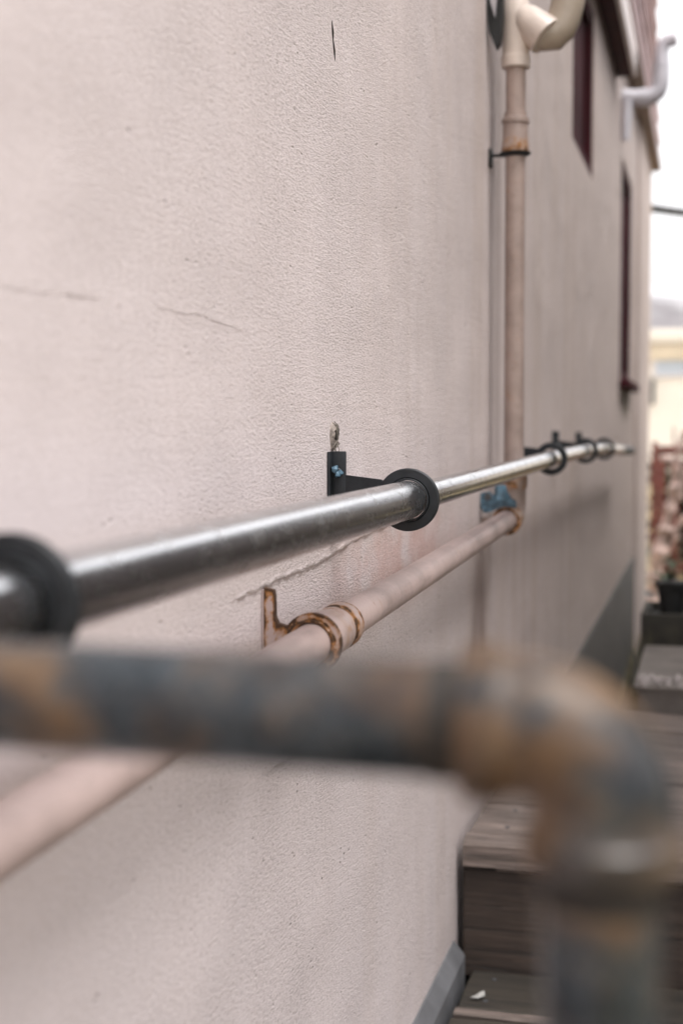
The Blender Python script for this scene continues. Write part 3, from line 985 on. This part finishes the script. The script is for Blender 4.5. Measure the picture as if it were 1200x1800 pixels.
# lower treads
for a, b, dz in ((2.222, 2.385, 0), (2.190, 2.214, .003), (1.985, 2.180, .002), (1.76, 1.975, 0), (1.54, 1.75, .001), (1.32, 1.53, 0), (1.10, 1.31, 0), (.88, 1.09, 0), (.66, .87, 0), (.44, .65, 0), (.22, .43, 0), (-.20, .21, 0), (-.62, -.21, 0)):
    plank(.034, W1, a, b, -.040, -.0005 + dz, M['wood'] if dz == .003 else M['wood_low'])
for x in (.20, .98):
    box('bearer', (x - .03, -3.0, GROUND + .01), (x + .03, -.02, -.045), M['wood_riser'], steps, .003)
    box('bearer', (x - .03, .05, GROUND + .01), (x + .03, 1.2, .174), M['wood_riser'], steps, .003)

rnd = random.Random(3)
bm = bmesh.new()
pts = [(-.010, -.007), (.002, -.012), (.012, .004), (.009, .020), (.002, .010), (-.004, .004)]
vv = [bm.verts.new((x, y, .001 + rnd.uniform(0, .006))) for x, y in pts]
vb = [bm.verts.new((x, y, v.co.z - .0012)) for (x, y), v in zip(pts, vv)]
bm.faces.new(vv); bm.faces.new(vb[::-1])
for i in range(6):
    j = (i + 1) % 6
    bm.faces.new((vv[i], vb[i], vb[j], vv[j]))
chip = bm_obj('paint_chip', bm, M['chip'], smooth=False)
chip.location = (.060, 2.262, .0015)
tag(chip, 'small white flake lying on the dark lower step', 'paint flake')

V, F = prism([(.0135, 3.5), (.248, 3.5), (.60, 4.75), (.55, 10.4), (.03, 10.4)], GROUND - .02, GROUND + .012, 'Z')  # near-black sheet standing in for the deep shade between wall and landing
so = mesh_obj('gap_shade_strip', V, F, simple('dark gap shade', (0.022, 0.018, 0.014), 0.95, var=.5, scale=25, bump=.01, bscale=60), smooth=False)
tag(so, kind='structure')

# ------------------------------------------------------------------ landing and pots beyond the steps
V, F = prism([(.250, 3.622), (1.35, 3.622), (1.35, 4.30), (.250, 4.30)], GROUND, .282, 'Z')
bm = bmesh.new(); me = bpy.data.meshes.new('tmp'); me.from_pydata(V, [], F); bm.from_mesh(me); bpy.data.meshes.remove(me)
bmesh.ops.bevel(bm, geom=bm.edges[:], offset=.008, segments=2, affect='EDGES')
sl = bm_obj('landing', bm, M['concrete']); tag(sl, kind='structure')
rnd = random.Random(21)
bm = bmesh.new()
for k in range(90):
    x = .255 + abs(rnd.gauss(0, .28)); y = 3.626 + rnd.uniform(0, .11); s = rnd.uniform(.004, .011)
    if x > 1.3: continue
    r_ = bmesh.ops.create_icosphere(bm, subdivisions=1, radius=s, matrix=Matrix.Translation((x, y, .282 + s * .35)))
    for v in r_['verts']:
        v.co += Vector((rnd.uniform(-1, 1), rnd.uniform(-1, 1), rnd.uniform(-.6, .6))) * s * .3
st_ = bm_obj('gravel', bm, M['stone'], smooth=False); tag(st_, kind='stuff')

pb = thing('planter_box', 'low dark planter box standing behind the grey landing', 'planter', (.226, 4.36, GROUND))
hb = .372 - GROUND
for k in range(4):
    z0 = k * hb / 4
    box('board', (0, 0, z0 + .002), (.80, .022, z0 + hb / 4 - .003), M['darkbox'], pb, .003)
    box('board', (0, .30, z0 + .002), (.80, .322, z0 + hb / 4 - .003), M['darkbox'], pb, .003)
    box('end_board', (.001, .0225, z0 + .002), (.022, .2995, z0 + hb / 4 - .003), M['darkbox'], pb, .003)
    box('end_board', (.778, .0225, z0 + .002), (.799, .2995, z0 + hb / 4 - .003), M['darkbox'], pb, .003)
box('soil', (.0225, .0225, .02), (.7775, .2995, hb - .03), M['blackmat'], pb)

pot = thing('plant_pot', 'small black plastic plant pot with green leaves on the dark planter box', 'plant pot', (.314, 4.50, .346))
prof = [(.0, .030), (.0005, .034), (.09, .046), (.092, .052), (.108, .054), (.109, .050), (.095, .046), (.02, .034)]
tube_obj('pot', [(0, 0, z) for z, r in prof], [r for z, r in prof], M['blackmat'], pot, 36)
V, F, _ = tube([(0, 0, .092), (0, 0, .094)], [.045, .044], 24)
mesh_obj('soil', V, F, M['darkbox'], pot)
def leaf_mesh(name, l, w, mat):
    V = [(0, 0, 0), (w * .5, l * .35, l * .10), (w * .42, l * .7, l * .10), (0, l, 0), (-w * .42, l * .7, l * .10), (-w * .5, l * .35, l * .10), (0, l * .4, l * .03), (0, l * .72, l * .04)]
    F = [(0, 1, 6), (0, 6, 5), (1, 2, 7, 6), (6, 7, 4, 5), (2, 3, 7), (7, 3, 4)]
    me = bpy.data.meshes.new(name); me.from_pydata(V, [], F); me.materials.append(mat); me.shade_smooth()
    return me
lm = leaf_mesh('leaf', .052, .026, M['leaf']); lp_ = leaf_mesh('leaf', .036, .026, M['leafpale'])
rnd = random.Random(8)
for k in range(6):
    o = link(bpy.data.objects.new('leaf', lm), pot)
    a = rnd.uniform(0, 6.28)
    o.location = (rnd.uniform(-.03, .02), rnd.uniform(-.03, .03), .095 + rnd.uniform(0, .030))
    o.rotation_euler = (rnd.uniform(.1, 1.1), 0, a)
for k, (x, y, z) in enumerate(((-.056, -.03, .112), (-.050, -.034, .106), (-.060, -.03, .062), (-.056, -.036, .056), (-.063, -.02, .105), (-.058, -.03, .068))):
    o = link(bpy.data.objects.new('leaf', lp_), pot)
    o.location = (x, y, z); o.rotation_euler = (rnd.uniform(-.9, .3), rnd.uniform(-.5, .5), rnd.uniform(-2, 2))

tuft = []
rnd = random.Random(4)
V, F = [], []
for k in range(60):
    x, y = .215 + rnd.gauss(0, .014), 4.33 + rnd.gauss(0, .02)
    h = rnd.uniform(.35, .78); lx, ly = rnd.gauss(0, .02), rnd.gauss(0, .02); w = .003
    o = len(V)
    V += [(x - w, y, GROUND), (x + w, y, GROUND), (x + w + lx * .5, y + ly * .5, GROUND + h * .6), (x - w + lx * .5, y + ly * .5, GROUND + h * .6), (x + lx, y + ly, GROUND + h)]
    F += [(o, o + 1, o + 2, o + 3), (o + 3, o + 2, o + 4)]
wd = mesh_obj('weeds', V, F, simple('olive weeds', (0.11, 0.095, 0.05), 0.8, var=.4, scale=30), smooth=False, fix=False)
tag(wd, kind='stuff')

# ------------------------------------------------------------------ white vent pipe on the far wall
vp = thing('vent_pipe', 'pale grey plastic pipe bending out of the wall under the eaves', 'pipe', (0, 6.85, 2.46))
pts = [(0.0, 0, .01), (.03, 0, .0), (.09, 0, -.004), (.13, 0, -.003), (.152, 0, .006), (.170, 0, .025), (.178, 0, .05), (.181, 0, .10), (.182, 0, .19), (.186, 0, .222), (.200, 0, .243), (.222, 0, .252), (.250, 0, .255)]
tube_obj('pipe', pts, [.037] * 3 + [.040] * 5 + [.033] * 5, M['whiteplastic'], vp, 24)
tube_obj('collar', [(.092, 0, -.004), (.110, 0, -.004)], .042, M['whiteplastic'], vp, 24)
tube_obj('collar', [(.1812, 0, .125), (.1818, 0, .142)], .039, M['whiteplastic'], vp, 24)
tube_obj('drop_pipe', [(.028, -.02, -.02), (.026, -.02, -.10), (.024, -.02, -.20)], [.026, .025, .020], M['whiteplastic'], vp, 20)

# ------------------------------------------------------------------ beyond the corner: gate, shrub, cable, neighbour
gt = thing('picket_gate', 'red stained wooden picket gate beyond the house corner', 'gate', (0, 12.0, GROUND))
def gpost(x): box('post', (x - .022, -.03, 0), (x + .022, .03, 1.20), M['redwood'], gt, .004)
gpost(.0); gpost(.95)
box('top_rail', (.024, -.012, 1.095), (.926, .028, 1.165), M['redwood'], gt, .004)
box('bottom_rail', (.024, -.012, .14), (.926, .028, .20), M['redwood'], gt, .004)
for k in range(8):
    x = .032 + k * .112
    box('picket', (x, -.032, .06), (x + .050, -.0135, 1.09 if k else 1.09), M['redwood'], gt, .003)

hg = thing('hedge', 'dark green and brown clipped hedge behind the red gate', 'hedge', (.5, 13.0, GROUND))
lmh = [leaf_mesh('leaf', .12, .07, M['leaf']), leaf_mesh('leaf', .12, .07, simple('brown leaf', (0.055, 0.026, 0.018), 0.6, var=.3, scale=40))]
rnd = random.Random(77)
hv_, hf_ = [[], []], [[], []]
for k in range(3600):
    which = 0 if rnd.random() < .55 else 1
    p = Vector((rnd.uniform(-.55, 1.2), rnd.uniform(-.18, .2), rnd.uniform(.04, 1.02)))
    m = Matrix.Translation(p) @ Matrix.Rotation(rnd.uniform(0, 6.28), 4, 'Z') @ Matrix.Rotation(rnd.uniform(-1, 1), 4, 'X')
    b0 = len(hv_[which])
    hv_[which] += [tuple(m @ v.co) for v in lmh[which].vertices]
    hf_[which] += [tuple(b0 + i for i in f.vertices) for f in lmh[which].polygons]
for w_ in (0, 1):
    o = mesh_obj('foliage', hv_[w_], hf_[w_], lmh[w_].materials[0], hg, fix=False); tag(o, kind='stuff')
for k in range(6):
    x = -.5 + k * .3
    tube_obj('stem', [(x, 0, 0), (x + .02, 0, .4), (x - .01, .02, .9)], [.02, .015, .005], M['bark'], hg, 8)

sb = thing('bare_shrub', 'pale pruned shrub with knotty leafless limbs behind the pot', 'shrub', (.06, 11.0, GROUND))
def limb(pts, r0, r1, seed):
    rnd = random.Random(seed)
    dense = []
    for i in range(len(pts) - 1):
        a, b = Vector(pts[i]), Vector(pts[i + 1])
        for k in range(6):
            dense.append(a + (b - a) * k / 6 + Vector((rnd.uniform(-1, 1), rnd.uniform(-1, 1), rnd.uniform(-1, 1))) * .006)
    dense.append(Vector(pts[-1]))
    n = len(dense)
    rad = [(r0 + (r1 - r0) * i / (n - 1)) * (1.0 + (.35 if i % 6 in (5, 0) else -.05) + rnd.uniform(-.1, .1)) for i in range(n)]
    tube_obj('limb', dense, rad, M['bark'], sb, 12)
def wl_(x, z, y=0): return (x - .06, y, z - GROUND)
limb([wl_(.03, GROUND), wl_(.05, -.2), wl_(.08, .0), wl_(.12, .16), wl_(.155, .32), wl_(.185, .47), wl_(.19, .62)], .048, .034, 1)
limb([wl_(.19, .62), wl_(.20, .68), wl_(.22, .78), wl_(.26, .90)], .030, .02, 2)
limb([wl_(.19, .62), wl_(.15, .66), wl_(.115, .685), wl_(.09, .672)], .026, .024, 3)
limb([wl_(.155, .32), wl_(.22, .40), wl_(.25, .56), wl_(.30, .74)], .026, .016, 4)
limb([wl_(.10, .10), wl_(.18, .14), wl_(.26, .24), wl_(.33, .30)], .022, .014, 5)
limb([wl_(.21, .74), wl_(.175, .80), wl_(.17, .92)], .014, .007, 6)
limb([wl_(.06, -.12), wl_(.14, -.02), wl_(.20, .10), wl_(.22, .22)], .018, .010, 7)
lg = leaf_mesh('leaf', .09, .05, M['leaf'])
rnd = random.Random(31)
bush = thing('green_bush', 'low green bush growing on the dry ground behind the pot', 'bush', (.22, 9.4, GROUND))
limb_v = tube_obj('stem', [(0, 0, 0), (.01, 0, .2), (0, .02, .42)], [.012, .01, .004], M['bark'], bush, 8)
for k in range(40):
    o = link(bpy.data.objects.new('leaf', lg), bush)
    z = rnd.uniform(.10, .47)
    o.location = (rnd.gauss(0, .045), rnd.gauss(0, .05), z)
    o.rotation_euler = (rnd.uniform(-.6, .9), rnd.uniform(-.4, .4), rnd.uniform(0, 6.28))

cb = thing('power_cable', 'black overhead cable leaving the house corner against the white sky', 'cable', (0, 10.28, 2.41))
pts = []
a, b = Vector((0.012, 0, .04)), Vector((4.2, 14, 2.6))
for i in range(41):
    t = i / 40
    p = a + (b - a) * t
    p.z -= 4 * .35 * t * (1 - t)
    pts.append(p)
tube_obj('wire', pts, .030, M['blackmat'], cb, 8)
tube_obj('insulator', [(-.03, -.06, .03), (-.01, -.05, .035), (.0, -.03, .038), (.012, -.004, .04), (.02, .02, .041)], [.010, .018, .014, .019, .010], M['darkgrey'], cb, 14)

nb = thing('neighbour_house', 'bright cream house with a pale cornice standing beyond the gate', 'house', (-9, 40, GROUND))
box('wall', (0, 0, 0), (24, 7, 3.55), M['cream_render'], nb)
box('cornice', (-.12, -.14, 3.56), (24.12, 7.1, 3.95), M['cream_render'], nb, .02)
box('string_course', (-.05, -.06, 3.10), (24.05, -.003, 3.52), M['ochre_trim'], nb, .01)
for i, x in enumerate((8.06, 11.4, 14.6, 17.8)):
    fr = bmesh.new()
    w, h, z = 1.9, .62, 2.72
    for lo, hi in (((x - .08, -.05, z - .08), (x, -.003, z + h + .08)), ((x + w, -.05, z - .08), (x + w + .08, -.003, z + h + .08)),
                   ((x, -.05, z - .08), (x + w, -.003, z)), ((x, -.05, z + h), (x + w, -.003, z + h + .08))):
        box_bm(lo, hi, .006, 1, fr)
    wf_ = bm_obj('window', fr, M['whiteplastic'], nb)
    box('pane', (x, -.03, z), (x + w, -.006, z + h), M['glass'], wf_)
    box('mullion', (x + w / 2 - .03, -.045, z), (x + w / 2 + .03, -.031, z + h), M['whiteplastic'], wf_)
tube_obj('rainwater_pipe', [(7.96, -.07, 1.9), (7.96, -.07, 2.6)], .055, M['darkgrey'], nb, 12)
V, F = prism([(-.3, 3.96), (24.3, 3.96), (22, 5.1), (2, 5.1)], -.3, 7.3)

# ------------------------------------------------------------------ misty winter air
hm = bpy.data.materials.new('thin mist')
hm.use_nodes = True
ht = hm.node_tree
ht.nodes.clear()
ho = ht.nodes.new('ShaderNodeOutputMaterial')
hvv = ht.nodes.new('ShaderNodeVolumePrincipled')
hvv.inputs['Color'].default_value = (0.95, 0.95, 0.96, 1)
hvv.inputs['Density'].default_value = 0.0011
ht.links.new(hvv.outputs[0], ho.inputs['Volume'])
hz = bm_obj('haze', box_bm((-2100, -2100, GROUND - 1.2), (2100, 2100, 135)), hm, smooth=False)
tag(hz, kind='stuff')
